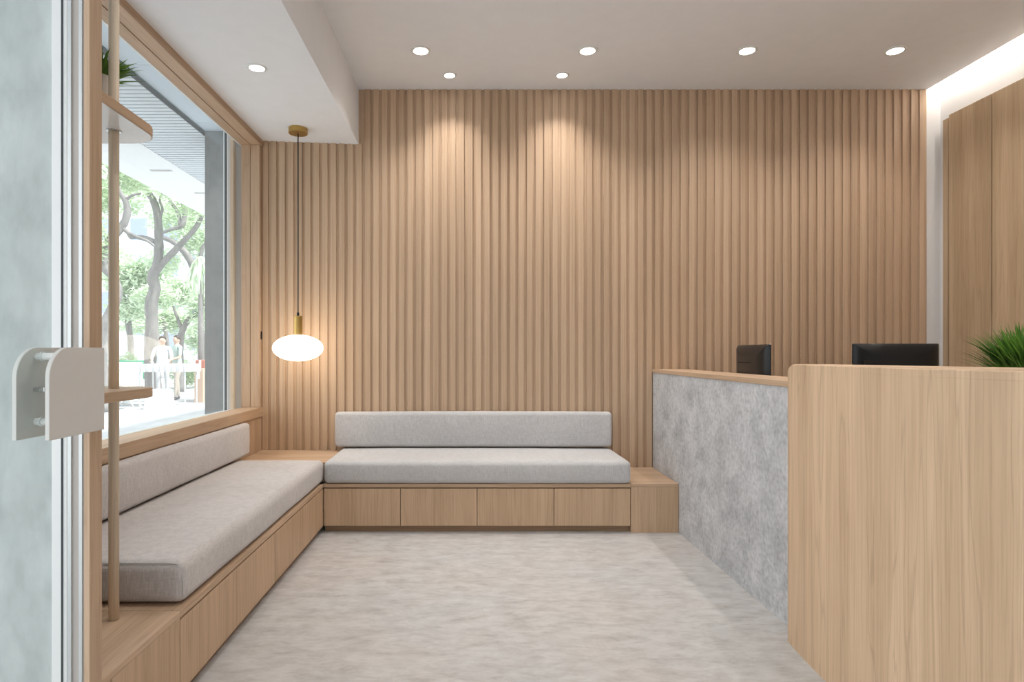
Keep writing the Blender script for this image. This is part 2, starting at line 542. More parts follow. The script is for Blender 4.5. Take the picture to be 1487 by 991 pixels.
# glass door, standing open edge-on, with its two plate handles
door = empty('door_1', (-.962, 1.0, 0), kind='structure')
bm = B()
box(bm, -.968, -.956, .55, 1.40, .012, 2.6, bev=.001)
link('door_glass', bm, M_doorglass, door)
def plate(x):
    # rounded corner on the near top
    pts = []
    ya, yb, za, zb, r = 1.328, 1.528, 1.010, 1.213, .068
    for k in range(13):
        a = PI - k * (PI / 2) / 12
        pts.append((ya + r + r * math.cos(a), zb - r + r * math.sin(a)))
    pts += [(yb, zb), (yb, za), (ya, za)]
    bm = B(); prism(bm, pts, x - .005, x + .005, 'x')
    return bm
hp = link('door_handle', plate(-.9165), M_plate, door)
bevel_mod(hp, .0015)
hq = link('door_handle', plate(-.988), M_plate, door)
bevel_mod(hq, .0015)
bm = B()
for (y, z) in ((1.392, 1.192), (1.388, 1.045)):
    tube(bm, [(-.984, y, z), (-.921, y, z)], .0085, 18)
    tube(bm, [(-.972, y, z), (-.968, y, z)], .011, 18)
link('handle_fixing', bm, M_white, door, smooth=False)
bm = B()
tube(bm, [(-.984, 1.383, 1.118), (-.970, 1.383, 1.118)], .005, 14)
box(bm, -.973, -.957, 1.378, 1.388, 1.112, 1.124, bev=.002)
link('lock', bm, M_steel, door)

# ================================================================== BENCHES
ZT = .327
def bench_run(name, axis, a0, a1, front, back, ndraw, label, cat):
    """axis 'x': long side along x, front at y=front. axis 'y': long side along y, front at x=front"""
    mid = (a0 + a1) / 2
    loc = (mid, (front + back) / 2, 0) if axis == 'x' else ((front + back) / 2, mid, 0)
    root = empty(name, loc, label, cat)
    sg = 1 if back > front else -1
    def bb(bm, p0, p1, d0, d1, z0, z1, bev=0):
        d0, d1 = sorted((d0, d1))
        if axis == 'x': box(bm, p0, p1, d0, d1, z0, z1, bev=bev)
        else: box(bm, d0, d1, p0, p1, z0, z1, bev=bev)
        return bm
    link('bench_top', bb(B(), a0, a1, front, back, .302, ZT, .0015), M_oakx if axis == 'x' else M_oaky, root)
    link('carcass', bb(B(), a0 + .001, a1 - .001, front + sg * .024, back, .040, .3015), M_kick, root)
    link('plinth', bb(B(), a0 + .002, a1 - .002, front + sg * .035, back - sg * .02, 0, .0395), M_kick, root)
    w = (a1 - a0) / ndraw
    for i in range(ndraw):
        link('drawer_front', bb(B(), a0 + i * w + .0022, a0 + (i + 1) * w - .0022, front + sg * .001, front + sg * .0235, .046, .2945, .0012), M_drawer, root)
    return root
bench_run('storage_bench', 'x', -.984, 1.066, 4.10, YB - .001, 4,
          'low oak storage bench with four drawer fronts along the slatted back wall', 'bench')
bench_run('storage_bench', 'y', 2.080, 4.098, -.984, XL + .001, 4,
          'low oak storage bench with drawer fronts under the large window', 'bench')
# right end box
eb = empty('end_cabinet', (1.227, 4.39, 0), 'square oak end box between the grey back cushion and the concrete counter', 'cabinet')
link('body', bx(1.068, 1.386, 4.10, YB - .001, 0, ZT - .0205, bev=.001), M_drawer, eb)
link('cabinet_top', bx(1.068, 1.386, 4.098, YB - .001, ZT - .020, ZT, bev=.0015), M_oakx, eb)
# near end box under the pole
nb = empty('end_cabinet', (-1.29, 1.86, 0), 'oak end box under the round wooden pole, at the near end of the window bench', 'cabinet')
link('body', bx(XL + .001, -.985, 1.684, 2.0785, 0, ZT - .0205, bev=.001), M_drawer, nb)
link('filler_panel', bx(XL + .001, -.986, 1.606, 1.682, 0, ZT - .0205, bev=.001), M_drawer, nb)
link('cabinet_top', bx(XL + .001, -.984, 1.606, 2.0785, ZT - .020, ZT, bev=.0015), M_oaky, nb)
# raised corner table
ct = empty('corner_table', (-1.3, 4.43, 0), 'raised oak corner shelf between the two seat cushions by the slatted wall', 'corner table')
link('body', bx(XL + .002, -.99, 4.165, YB - .002, ZT + .0005, .4395, bev=.001), M_oakx, ct)
link('table_top', bx(XL + .002, -.988, 4.16, YB - .002, .440, .4586, bev=.0015), M_oakx, ct)

# ---- cushions
def grid_box(h, r, crown=(0, 0, 0), puff=.0, cells=.07, amp=.002, seed=0, taper=None):
    """rounded box of half sizes h with edge radius r; crown bulges each pair of faces"""
    def axis_pts(H):
        e = [0, .08, .25, .5, .75, 1]
        a = [-H + r * t for t in e]
        n = max(2, int((2 * (H - r)) / cells))
        m = [-(H - r) + 2 * (H - r) * i / n for i in range(1, n)]
        return a + m + [-q for q in reversed(a)]
    A = [axis_pts(x) for x in h]
    bm = bmesh.new()
    cache = {}
    def vert(p):
        k = tuple(round(c, 5) for c in p)
        if k in cache: return cache[k]
        q = Vector(p)
        inner = Vector([max(-h[i] + r, min(h[i] - r, q[i])) for i in range(3)])
        d = q - inner
        if d.length > 1e-9: q = inner + d.normalized() * r
        u = [q[i] / h[i] for i in range(3)]
        o = Vector((0, 0, 0))
        for i in range(3):
            j, l = (i + 1) % 3, (i + 2) % 3
            cw = crown[i] if not isinstance(crown[i], tuple) else crown[i][0 if u[i] < 0 else 1]
            o[i] += cw * u[i] * (1 - abs(u[j]) ** 3) * (1 - abs(u[l]) ** 3)
        nz = noise.noise(Vector((q.x * 2.3 + seed, q.y * 2.3, q.z * 2.3))) * amp + noise.noise(Vector((q.x * 7 + seed, q.y * 7, q.z * 7))) * amp * .4
        q = q + o + Vector(u) * nz
        if taper: q = taper(q)
        v = bm.verts.new(q)
        cache[k] = v
        return v
    for ax in range(3):
        j, l = (ax + 1) % 3, (ax + 2) % 3
        for s in (-1, 1):
            for a, b in zip(A[j], A[j][1:]):
                for c, d in zip(A[l], A[l][1:]):
                    quad = []
                    for (m_, n_) in ((a, c), (b, c), (b, d), (a, d)):
                        p = [0, 0, 0]; p[ax] = s * h[ax]; p[j] = m_; p[l] = n_
                        quad.append(vert(p))
                    if len(set(quad)) == 4:
                        if s < 0: quad.reverse()
                        try: bm.faces.new(quad)
                        except ValueError: pass
    return bm

def cushion(name, x0, x1, y0, y1, z0, z1, r, mat, label, crown, seams, seed, amp=.0022, taper=None):
    c = Vector(((x0 + x1) / 2, (y0 + y1) / 2, (z0 + z1) / 2))
    h = ((x1 - x0) / 2, (y1 - y0) / 2, (z1 - z0) / 2)
    bm = grid_box(h, r, crown, seed=seed, amp=amp, taper=taper)
    bmesh.ops.translate(bm, verts=bm.verts, vec=c)
    zmin = min(v.co.z for v in bm.verts)
    o = link(name, bm, mat, origin=(c.x, c.y, zmin), smooth=True, label=label, cat='cushion')
    if seams:
        sb = B()
        for pl in seams:
            tube(sb, pl, .0016, 6)
        link('seam', sb, M_seam, o)
    return o

def ring_seam(x0, x1, y0, y1, z, r):
    """stitched line round the top border, following the rounded corners"""
    pts = []
    for cx, cy, a0 in ((x1 - r, y1 - r, 0), (x0 + r, y1 - r, 90), (x0 + r, y0 + r, 180), (x1 - r, y0 + r, 270)):
        for k in range(7):
            a = math.radians(a0 + 15 * k)
            pts.append((cx + r * math.cos(a), cy + r * math.sin(a), z))
    pts.append(pts[0])
    return pts

# seat cushions
cushion('seat_cushion', XL + .006, -.990, 2.118, 4.150, ZT + .003, .480, .036, M_fab_l,
        'long warm-grey linen seat cushion on the window bench', ((0, .004), .002, (0, .012)),
        [[(XL + .03, 2.1255, .4705), (-1.30, 2.1245, .4715), (-1.045, 2.1265, .4710), (-1.020, 2.128, .4670), (-1.005, 2.1295, .4540), (-1.000, 2.1285, .40), (-1.001, 2.1295, .356)]], 3.0)
cushion('seat_cushion', -.980, 1.064, 4.078, YB - .006, ZT + .003, .480, .032, M_fab_b,
        'long pale grey seat cushion on the drawer bench along the slatted wall', (.002, (.006, 0), (0, .010)), None, 8.0)
# back cushions
cushion('back_cushion', XL + .006, XL + .068, 2.02, 4.270, .494, .716, .026, M_fab_l,
        'warm-grey linen back cushion leaning under the window sill', ((0, .006), .003, (0, .003)), None, 12.0)
cushion('back_cushion', -1.022, 1.058, YB - .088, YB - .006, .495, .756, .026, M_fab_b,
        'long pale grey back cushion leaning against the slatted wall', (.003, (.006, 0), (0, .004)), None, 20.0)

# ================================================================== RECEPTION COUNTERS
# concrete-faced counter with an oak ledge
sc = empty('concrete_counter', (1.50, 3.65, 0), 'grey concrete-faced reception counter with a thin oak ledge, running to the slatted wall', 'reception counter')
link('concrete_panel', bx(1.388, 1.412, 2.60, YB - .001, .0, 1.050, bev=.001), M_stone, sc)
link('counter_body', bx(1.4125, 1.60, 2.60, YB - .001, .0, 1.050), M_oakz, sc)
link('ledge', bx(1.383, 1.622, 2.59, YB - .001, 1.0505, 1.078, bev=.002), M_oaky, sc)

# tall oak counter with a gently bowed front
def counter_rows():
    rows = []
    ys = [2.585, 2.582, 2.575, 2.560, 2.54, 2.515, 2.49, 2.46, 2.42, 2.36] + [2.28 - i * .09 for i in range(20)]
    def outer(y):
        x = 1.293 + (y - 2.15) ** 2 / (2 * 3.3)
        if y < 1.45: x += (1.45 - y) ** 2 * .25
        # far vertical edge is eased round
        e = 2.585 - y
        if e < .035: x += .035 - math.sqrt(max(0, .035 ** 2 - (.035 - e) ** 2))
        return x
    K = [(2.60, 1.398), (2.17, 1.560), (1.90, 1.712), (1.3, 1.93), (.7, 2.15), (.4, 2.25)]
    def inner(y):
        for (ya, xa), (yb, xb) in zip(K, K[1:]):
            if y <= ya and y >= yb: return xa + (xb - xa) * (ya - y) / (ya - yb)
        return K[-1][1]
    for y in ys:
        e = 2.585 - y
        z = 1.155
        if e < .095: z = 1.155 - .075 + .075 * math.sqrt(max(0, 1 - (1 - e / .095) ** 2))
        rows.append((y, outer(y), inner(y), z))
    return rows
oc = empty('curved_oak_counter', (1.55, 1.8, 0), 'tall bowed oak reception counter with rounded top corner, nearest the viewer', 'reception counter')
bm = B()
prev = None
for y, xo, xi, z in counter_rows():
    cur = [bm.verts.new(p) for p in ((xo, y, 0), (xo, y, z - .024), (xi, y, z - .024), (xi, y, 0))]
    if prev:
        for i in range(4):
            j = (i + 1) % 4
            bm.faces.new((prev[i], prev[j], cur[j], cur[i]))
    else:
        bm.faces.new(cur)
    prev = cur
bm.faces.new(prev[::-1])
cf = link('curved_front', bm, M_desk, oc, smooth=True)
m_ = cf.modifiers.new('split', 'EDGE_SPLIT'); m_.split_angle = math.radians(40)
bm = B(); prev = None
for y, xo, xi, z in counter_rows():
    cur = [bm.verts.new(p) for p in ((xo, y, z - .0238), (xo, y, z - .003), (xo + .003, y, z), (xi, y, z), (xi, y, z - .0238))]
    if prev:
        for i in range(5):
            j = (i + 1) % 5
            bm.faces.new((prev[i], prev[j], cur[j], cur[i]))
    else:
        bm.faces.new(cur)
    prev = cur
bm.faces.new(prev[::-1])
cf = link('counter_top', bm, M_desk, oc)

# work desk behind, carrying the monitors (mostly hidden)
dk = empty('work_desk', (2.4, 3.0, 0), 'oak work desk behind the reception counters', 'desk')
link('desk_top', bx(1.80, 3.05, 2.02, 4.1, .725, .75, bev=.002), M_oaky, dk)
link('desk_top', bx(1.626, 1.799, 2.75, 4.1, .725, .75, bev=.002), M_oaky, dk)
for (a, b) in ((2.04, 2.065), (4.06, 4.085)):
    link('leg_panel', bx(1.84, 3.02, a, b, 0, .7245), M_oakz, dk)

# ---- monitors, seen from behind
def monitor(c, w, h, ang, zbase, label, slot, low_slot):
    """c: centre of the screen (x,y,z). ang: direction the back faces, about z"""
    root = empty('computer_monitor', (c[0], c[1], zbase), label, 'monitor', 'computer monitors behind the reception counter')
    R = Matrix.Translation(Vector((c[0], c[1], 0))) @ Matrix.Rotation(ang, 4, 'Z')   # local -y is the back
    def put(bm): bmesh.ops.transform(bm, matrix=R, verts=bm.verts); return bm
    zc = c[2]
    # back shell: rounded pyramid-like bulge
    bm = B()
    rings = []
    for (k, d) in ((1.0, .006), (1.0, .0), (.985, -.006), (.90, -.020), (.76, -.031), (.60, -.036)):
        ring = []
        hw, hh = w / 2 * k, h / 2 * (k if k > .98 else k * .98)
        r = .008
        for sx, sz, a0 in ((1, 1, 0), (-1, 1, 90), (-1, -1, 180), (1, -1, 270)):
            for q in range(4):
                a = math.radians(a0 + 30 * q)
                ring.append(bm.verts.new((sx * (hw - r) + r * math.cos(a), d, zc + sz * (hh - r) + r * math.sin(a))))
        rings.append(ring)
    for a, b in zip(rings, rings[1:]):
        nn = len(a)
        for i in range(nn):
            j = (i + 1) % nn
            bm.faces.new((a[i], a[j], b[j], b[i]))
    bm.faces.new(rings[0][::-1]); bm.faces.new(rings[-1])
    sh = link('back_shell', put(bm), M_black, root, smooth=True)
    m_ = sh.modifiers.new('split', 'EDGE_SPLIT'); m_.split_angle = math.radians(32)
    link('screen', put(box(B(), -w / 2 + .006, w / 2 - .006, .0062, .008, zc - h / 2 + .012, zc + h / 2 - .006)), M_black2, root)
    sx0, sx1, sz, sh_ = slot
    link('vent_slot', put(box(B(), sx0, sx1, -.0375, -.0355, zc + sz, zc + sz + sh_)), M_black2, root)
    if low_slot:
        link('port_recess', put(box(B(), -w * .42, w * .16, -.0385, -.0355, zc - h * .12, zc + h * .18)), M_black2, root)
    st = B()
    box(st, -.03, .03, -.052, -.0365, zbase + .008, zc - h * .15, bev=.003)
    link('stand', put(st), M_black, root)
    link('stand_base', put(box(B(), -.11, .11, -.060, .085, zbase, zbase + .010, bev=.003)), M_black, root)
    return root
monitor((1.690, 3.680, 1.095), .47, .31, math.radians(-90 - 3), .75,
        'smaller black monitor back on the ledge of the concrete counter', (-.138, .06, .045, .006), False)
monitor((2.572, 3.72, 1.100), .53, .315, math.radians(1), .75,
        'wider black monitor back rising behind the curved oak counter', (-.095, -.040, .103, .004), True)

# ---- potted grass
def grass(name, c, zpot, rpot, hpot, n, hb, spread, label, seed, lean=(0, 0), wide=1.0):
    rnd = random.Random(seed)
    root = empty(name, (c[0], c[1], zpot), label, 'potted plant')
    bm = B()
    lathe(bm, [(rpot * .74, zpot), (rpot * .82, zpot + .004), (rpot, zpot + hpot - .006), (rpot, zpot + hpot), (rpot - .007, zpot + hpot), (rpot - .012, zpot + hpot - .02)], c, 40)
    link('pot', bm, M_pot, root, smooth=False)
    bm = lathe(B(), [(rpot - .013, zpot + hpot - .021), (rpot - .013, zpot + hpot - .012)], c, 30)
    link('soil', bm, M_soil, root)
    bm = B()
    z0 = zpot + hpot - .014
    for i in range(n):
        a = rnd.uniform(0, 2 * PI); rr = (rpot - .018) * math.sqrt(rnd.random())
        base = Vector((c[0] + rr * math.cos(a), c[1] + rr * math.sin(a), z0))
        a2 = a + rnd.uniform(-.6, .6)
        out = Vector((math.cos(a2) + lean[0], math.sin(a2) + lean[1], 0))
        s = spread * rnd.uniform(.1, 1) * (.35 + .65 * rr / rpot)
        H = hb * rnd.uniform(.55, 1.08)
        wd = rnd.uniform(.0025, .0052) * wide
        side = Vector((-out.y, out.x, 0)).normalized()
        pv = None
        kk = 6
        if any((base + out * s * ((k / kk) ** 1.7) - Vector((-1.170, 2.012, base.z))).length < .024 for k in range(kk + 1)):
            continue
        for k in range(kk + 1):
            t = k / kk
            p = base + out * s * (t ** 1.7) + Vector((0, 0, H * (t - .32 * t * t * (s / spread))))
            wv = wd * (1 - t ** 2.5) + .0002
            cur = (bm.verts.new(p - side * wv), bm.verts.new(p + Vector((0, 0, -wv * .5))), bm.verts.new(p + side * wv))
            if pv:
                bm.faces.new((pv[0], pv[1], cur[1], cur[0])); bm.faces.new((pv[1], pv[2], cur[2], cur[1]))
            pv = cur
    link('grass_blades', bm, M_grass, root)
    return root
grass('potted_grass', (2.10, 2.30), .7505, .10, .33, 900, .25, .20,
      'bushy green grass plant behind the curved oak counter at the right edge', 5, wide=1.35)

# ================================================================== POLE AND SHELVES
PX, PY = -1.170, 2.012
bm = lathe(B(), [(.0158, ZT + .001), (.0158, 2.797 + .010)], (PX, PY), 28)
link('wooden_pole', bm, M_pole, origin=(PX, PY, ZT), smooth=False, label='round pale wooden pole standing on the bench and passing through both shelves', cat='pole')
for p in bpy.data.objects['wooden_pole'].data.polygons:
    p.use_smooth = abs(p.normal.z) < .5
def shelf(z0, z1, label, mat_under):
    pts = []
    xa, xb, ya, yb, r = -1.40, -1.068, 1.606, 2.140, .105
    pts = [(xa, ya), (xb, ya)]
    for k in range(11):
        a = k * PI / 2 / 10
        pts.append((xb - r + r * math.cos(a), yb - r + r * math.sin(a)))
    pts += [(xa, yb)]
    # drilled for the pole: two halves joined round the hole
    bm = B()
    prism(bm, pts, z0, z1, 'z')
    o = link('shelf', bm, M_oaky, origin=((xa + xb) / 2, (ya + yb) / 2, z0), label=label, cat='shelf', group='shelves on the round pole')
    bevel_mod(o, .0015)
    hole = lathe(B(), [(.0166, z0 - .01), (.0166, z1 + .01)], (PX, PY), 28)
    me = bpy.data.meshes.new('cut'); hole.to_mesh(me); hole.free()
    t = bpy.data.objects.new('cut', me); COL.objects.link(t)
    t.location = (0, 0, 0)
    mod = o.modifiers.new('hole', 'BOOLEAN'); mod.operation = 'DIFFERENCE'; mod.object = t; mod.solver = 'EXACT'
    bpy.context.view_layer.update()
    dg = bpy.context.evaluated_depsgraph_get()
    nm = bpy.data.meshes.new_from_object(o.evaluated_get(dg))
    o.modifiers.clear(); o.data = nm
    bpy.data.objects.remove(t)
    # pale laminate underside
    pu = [(xa + .004, ya), (xb - .004, ya)]
    for k in range(11):
        a = k * PI / 2 / 10
        pu.append((xb - r + (r - .004) * math.cos(a), yb - r + (r - .004) * math.sin(a)))
    pu += [(xa + .004, yb - .004)]
    bm = B(); prism(bm, pu, z0 - .0012, z0 - .0001, 'z')
    link('underside', bm, M_lam, o)
    bm = lathe(B(), [(.0168, z0 - .005), (.0225, z0 - .005), (.0225, z0 - .0013), (.0168, z0 - .0013)], (PX, PY), 24)
    link('collar', bm, M_steel, o)
    return o
shelf(1.930, 1.961, 'upper oak shelf with rounded corner, carrying the grass pot', None)
shelf(1.053, 1.084, 'lower oak shelf beside the white door handle, with nothing on it', None)
grass('potted_grass', (-1.262, 2.055), 1.9615, .070, .155, 620, .095, .135,
      'small dark green grass plant in a pale pot on the upper shelf by the window', 11, wide=1.7)

# ================================================================== PENDANT
pc = (-1.239, 4.40)
zc = 2.797 + (pc[0] - x1) * -.034 if False else 2.810
pd = empty('pendant_lamp', (pc[0], pc[1], 1.14), 'brass pendant lamp with a glowing white oval glass shade, hanging in the corner', 'pendant lamp')
bm = lathe(B(), [(.060, zc - .040), (.0665, zc - .038), (.067, zc - .002), (.0665, zc)], pc, 48)
link('ceiling_canopy', bm, M_brass, pd)
link('cord', tube(B(), [(pc[0], pc[1], 1.475), (pc[0], pc[1], zc - .040)], .0042, 12), M_cord, pd, smooth=True)
bm = lathe(B(), [(.029, 1.328), (.0305, 1.330), (.0305, 1.462), (.028, 1.466), (.0, 1.467)], pc, 40)
link('lamp_holder', bm, M_brass, pd)
link('cord_grip', lathe(B(), [(.009, 1.467), (.009, 1.488), (.005, 1.492)], pc, 20), M_cord, pd)
prof = []
for k in range(25):
    a = -PI / 2 + PI * k / 24
    prof.append((max(0, .177 * math.cos(a)), 1.236 + .0945 * math.sin(a)))
prof[0] = (0, prof[0][1]); prof[-1] = (0, prof[-1][1])
link('glass_shade', lathe(B(), prof, pc, 56), M_shade, pd, smooth=True)

# ================================================================== DOWNLIGHTS
def spot(x, y, z, watts, ang, blend, root, col=(1, .955, .91), r=.03):
    d = bpy.data.lights.new('lamp', 'SPOT')
    d.energy = watts * SPOT_W; d.spot_size = math.radians(ang); d.spot_blend = blend
    d.shadow_soft_size = r; d.color = col
    o = bpy.data.objects.new('lamp', d); COL.objects.link(o)
    o.parent = root; o.location = Vector((x, y, z - .012)) - WORLD[root]
    return o
def downlight(x, y, z, r, watts, ang, label, group):
    root = empty('downlight', (x, y, z - .006), label, 'ceiling light', group)
    bm = lathe(B(), [(r * .89, z - .006), (r * 1.12, z - .006), (r * 1.20, z - .003), (r * 1.21, z - .0005), (r * .89, z - .0005), (r * .89, z - .006)], (x, y), 36, cap=False)
    link('trim_ring', bm, M_white, root, smooth=False)
    bm = lathe(B(), [(0, z - .0050), (r * .7, z - .0047), (r * .88, z - .0030), (r * .88, z - .0006), (0, z - .0006)], (x, y), 36, cap=False)
    link('lens', bm, M_lens, root, smooth=False)
    spot(x, y, z, watts, ang, 1.0, root)
    return root
G1 = 'larger downlights in the main ceiling'
names = ['large downlight nearest the bulkhead, first of the main row of four from the left',
         'large downlight, second of the main row of four from the left',
         'large downlight, third of the main row of four from the left',
         'large downlight nearest the bright ceiling slot, last of the main row of four']
for px, nm in zip((611, 853.5, 1085, 1300), names):
    downlight((px - VX) * 4.09 / FPX, 4.09, ZC, .055, 20, 125, nm, G1)
downlight(-.155, 4.45, ZC, .042, 15, 108, 'small downlight close to the slatted wall, the left one of two', 'small downlights close to the slatted wall')
downlight(.659, 4.45, ZC, .042, 15, 108, 'small downlight close to the slatted wall, the right one of two', 'small downlights close to the slatted wall')
downlight(-1.206, 3.46, 2.8095, .046, 12, 125, 'downlight in the lowered ceiling above the window bench', None)
# unseen extra row of lamps, added to brighten the room
for yy in (2.3,):
    for k, xx in enumerate((-.335, .775, 1.839, 2.825)):
        downlight(xx, yy, ZC, .055, 20, 125, 'unseen large downlight added out of view to brighten the room', 'unseen downlights added to brighten the room')

# ================================================================== CUPBOARD ON THE RIGHT WALL
cb = empty('tall_cupboard', (XR - .02, 3.4, 0), 'tall flush oak cupboard doors along the white right wall', 'cupboard')
CX, CT = 3.555, 2.972
link('side_stile', bx(CX - .003, XR - .001, 4.579, 4.625, 0, CT - .02, bev=.001), M_cup, cb)
link('carcass', bx(CX + .016, XR - .001, 2.36, 4.575, 0, CT - .01), M_kick, cb)
ye = 4.571
for i in range(5):
    w_ = .380 if i < 1 else .46
    link('door', bx(CX, CX + .0155, ye - w_ + .008, ye, .0, CT, bev=.001), M_cup, cb)
    ye -= w_

# ================================================================== OUTSIDE: COLUMN AND SOFFIT
struct('pavement', bx(-60, -1.90, -8, 90, -.12, 0), concrete_mat('pale_paving', [(.3, (.38, .395, .41)), (.7, (.50, .515, .53))], 1.2, pits=False))
struct('pavement', bx(-60, 4, YB + 1.2, 90, -.12, -.001), concrete_mat('pale_paving_back', [(.3, (.50, .51, .52)), (.7, (.64, .65, .66))], 1.2, pits=False))
col_ = empty('outside_column', (-2.0, 5.3, 0), kind='structure')
bm = bx(-2.19, -1.90, 5.05, 5.55, 0, 3.027, bev=.004)
link('shaft', bm, M_column, col_)
M_soff1 = plain('blue_white_soffit_panel', (.56, .62, .68), .6)
M_louv = plain('soffit_louvre', (.62, .67, .71), .5)
M_soff2 = plain('white_canopy', (.80, .81, .82), .6)
so = empty('outside_soffit', (-2.6, 4, 3.0), kind='structure')
bm = B()
for k in range(12):
    box(bm, -2.188, -1.80, -1 + k * .98, -1 + k * .98 + .976, 3.028, 3.20, bev=.001)
link('ceiling_panels', bm, M_soff1, so)
bm = B()
box(bm, -2.197, -2.189, -1, 11, 3.022, 3.2)
box(bm, -2.211, -2.205, -1, 11, 2.999, 3.03)
link('edge_trim', bm, M_seal, so)
bm = B()
yy = -1.0
while yy < 10.9:
    box(bm, -2.83, -2.212, yy, yy + .045, 3.0, 3.012)
    yy += .062
link('louvre', bm, M_louv, so)
bm = B()
box(bm, -2.86, -2.199, -1, 11, 3.035, 3.06)
link('louvre_backing', bm, M_greyreveal, so)
bm = B()
prism(bm, [(-2.84, 3.0), (-3.25, 3.0), (-3.56, 3.04), (-3.60, 3.30), (-2.84, 3.30)], -1, 14, 'y')
link('canopy', bm, M_soff2, so)
bm = B()
for (x, y) in ((-3.05, 6.05), (-3.0, 6.9)):
    box(bm, x - .10, x + .10, y - .02, y + .02, 2.992, 2.9995)
link('canopy_slot', bm, M_greyreveal, so)

# ================================================================== STREET TREES
def stem(bm, pts, y, n=9):
    """pts: (px, py, radius px[, extra depth])"""
    q = [P(p[0], p[1], y + (p[3] if len(p) > 3 else 0)) for p in pts]
    r = [p[2] * y / FPX for p in pts]
    # smooth the polyline
    Q, Rr = [], []
    for i in range(len(q) - 1):
        for k in range(4):
            t = k / 4
            a = q[max(i - 1, 0)]; b = q[i]; c = q[i + 1]; d = q[min(i + 2, len(q) - 1)]
            Q.append(.5 * ((2 * b) + (c - a) * t + (2 * a - 5 * b + 4 * c - d) * t * t + (3 * b - a - 3 * c + d) * t ** 3))
            Rr.append((r[i] * (1 - t) + r[i + 1] * t) * (1 + .07 * math.sin(i * 3.1 + k * 1.7)))
    Q.append(q[-1]); Rr.append(r[-1])
    tube(bm, Q, Rr, n)
    return bm

def leaves(bm, c, rad, n, size, rnd):
    for i in range(n):
        while True:
            v = Vector((rnd.uniform(-1, 1), rnd.uniform(-1, 1), rnd.uniform(-1, 1)))
            if v.length < 1: break
        v = v * (.55 + .45 * rnd.random())
        p = Vector((c[0] + v.x * rad[0], c[1] + v.y * rad[1], c[2] + v.z * rad[2]))
        s = size * rnd.uniform(.6, 1.3)
        a = Vector((rnd.gauss(0, 1), rnd.gauss(0, 1), rnd.gauss(0, .45))).normalized()
        b = a.cross(Vector((rnd.gauss(0, .5), rnd.gauss(0, .5), 1))).normalized()
        up = a.cross(b) * s * .12
        f = [p - a * s, p + b * s * .36 + up, p + a * s, p - b * s * .36 + up]
        m1, m2, m3, m4 = [bm.verts.new(x) for x in f]
        bm.faces.new((m1, m2, m3)); bm.faces.new((m1, m3, m4))

def tree(label, y, stems, crowns, size, mat, seed, base_px):
    base = P(base_px, 513, y); base.z = 0
    root = empty('street_tree', base, label, 'tree', 'street trees outside the window')
    bm = B()
    for s in stems: stem(bm, s, y)
    link('trunk', bm, M_bark, root, smooth=True)
    rnd = random.Random(seed)
    bm = B()
    for (px, py, rx, ry, n) in crowns:
        c = P(px, py, y + rnd.uniform(-1, 1.5))
        k = y / FPX
        leaves(bm, c, (rx * k, max(rx, ry) * k * .8, ry * k), n, size, rnd)
    link('foliage', bm, mat, root)
    return root

def g(y): return VY + EYE * FPX / y      # photo row of the ground at distance y
tree('big street tree whose straight trunk forks to the right, in the middle of the window', 16.6,
     [[(225, g(15), 13), (222, 545, 11.5), (221, 500, 10.5), (221, 470, 9), (220, 440, 8.5), (225, 420, 8.5), (222, 402, 7.5), (229, 383, 7), (231, 350, 6), (229, 315, 5.5), (222, 290, 5), (206, 272, 3.5), (190, 262, 2)],
      [(227, 392, 6), (240, 378, 5), (256, 362, 4.5), (270, 347, 4), (286, 328, 3.5), (300, 300, 2.5), (315, 285, 1.5)],
      [(226, 352, 3.5), (214, 346, 3), (200, 344, 2.5), (189, 345, 2), (183, 333, 1.5)],
      [(228, 325, 2.5), (236, 305, 2), (232, 290, 1.5), (240, 270, 1)]],
     [(235, 262, 75, 34, 1500), (180, 292, 48, 30, 700), (285, 300, 50, 30, 700), (240, 225, 90, 45, 1200)], .075, M_leaf, 21, 225)
tree('curving street tree at the left of the window, partly behind the wooden pole', 12.5,
     [[(150, g(12.5), 12), (146, 540, 11), (147, 490, 10), (165, 446, 7.5), (171, 425, 6.5), (166, 405, 6), (151, 385, 7), (153, 360, 7), (168, 340, 6), (180, 325, 5.5), (185, 308, 5), (182, 292, 4), (172, 276, 3.5), (165, 250, 2)],
      [(176, 328, 3.5), (186, 338, 3), (200, 345, 2.5), (214, 350, 2), (224, 358, 1.2)],
      [(180, 292, 3), (192, 284, 2), (205, 281, 1)],
      [(150, 470, 5), (158, 456, 4), (172, 440, 2.5)]],
     [(150, 285, 40, 40, 1100), (185, 262, 45, 26, 800), (135, 345, 26, 50, 700), (175, 230, 70, 45, 900)], .065, M_leaf, 22, 150)
tree('thinner street tree at the right, behind the grey column', 19.0,
     [[(262, g(19), 6), (261, 520, 5.5), (262, 495, 4.8), (266, 478, 4.5), (276, 462, 3.6), (290, 450, 3), (305, 430, 2)],
      [(265, 480, 3.5), (260, 468, 2.5), (255, 455, 2), (250, 440, 1.4)]],
     [(262, 425, 52, 30, 2000), (225, 432, 40, 24, 900), (292, 448, 26, 40, 800), (330, 420, 40, 45, 600)], .10, M_leaf2, 23, 262)
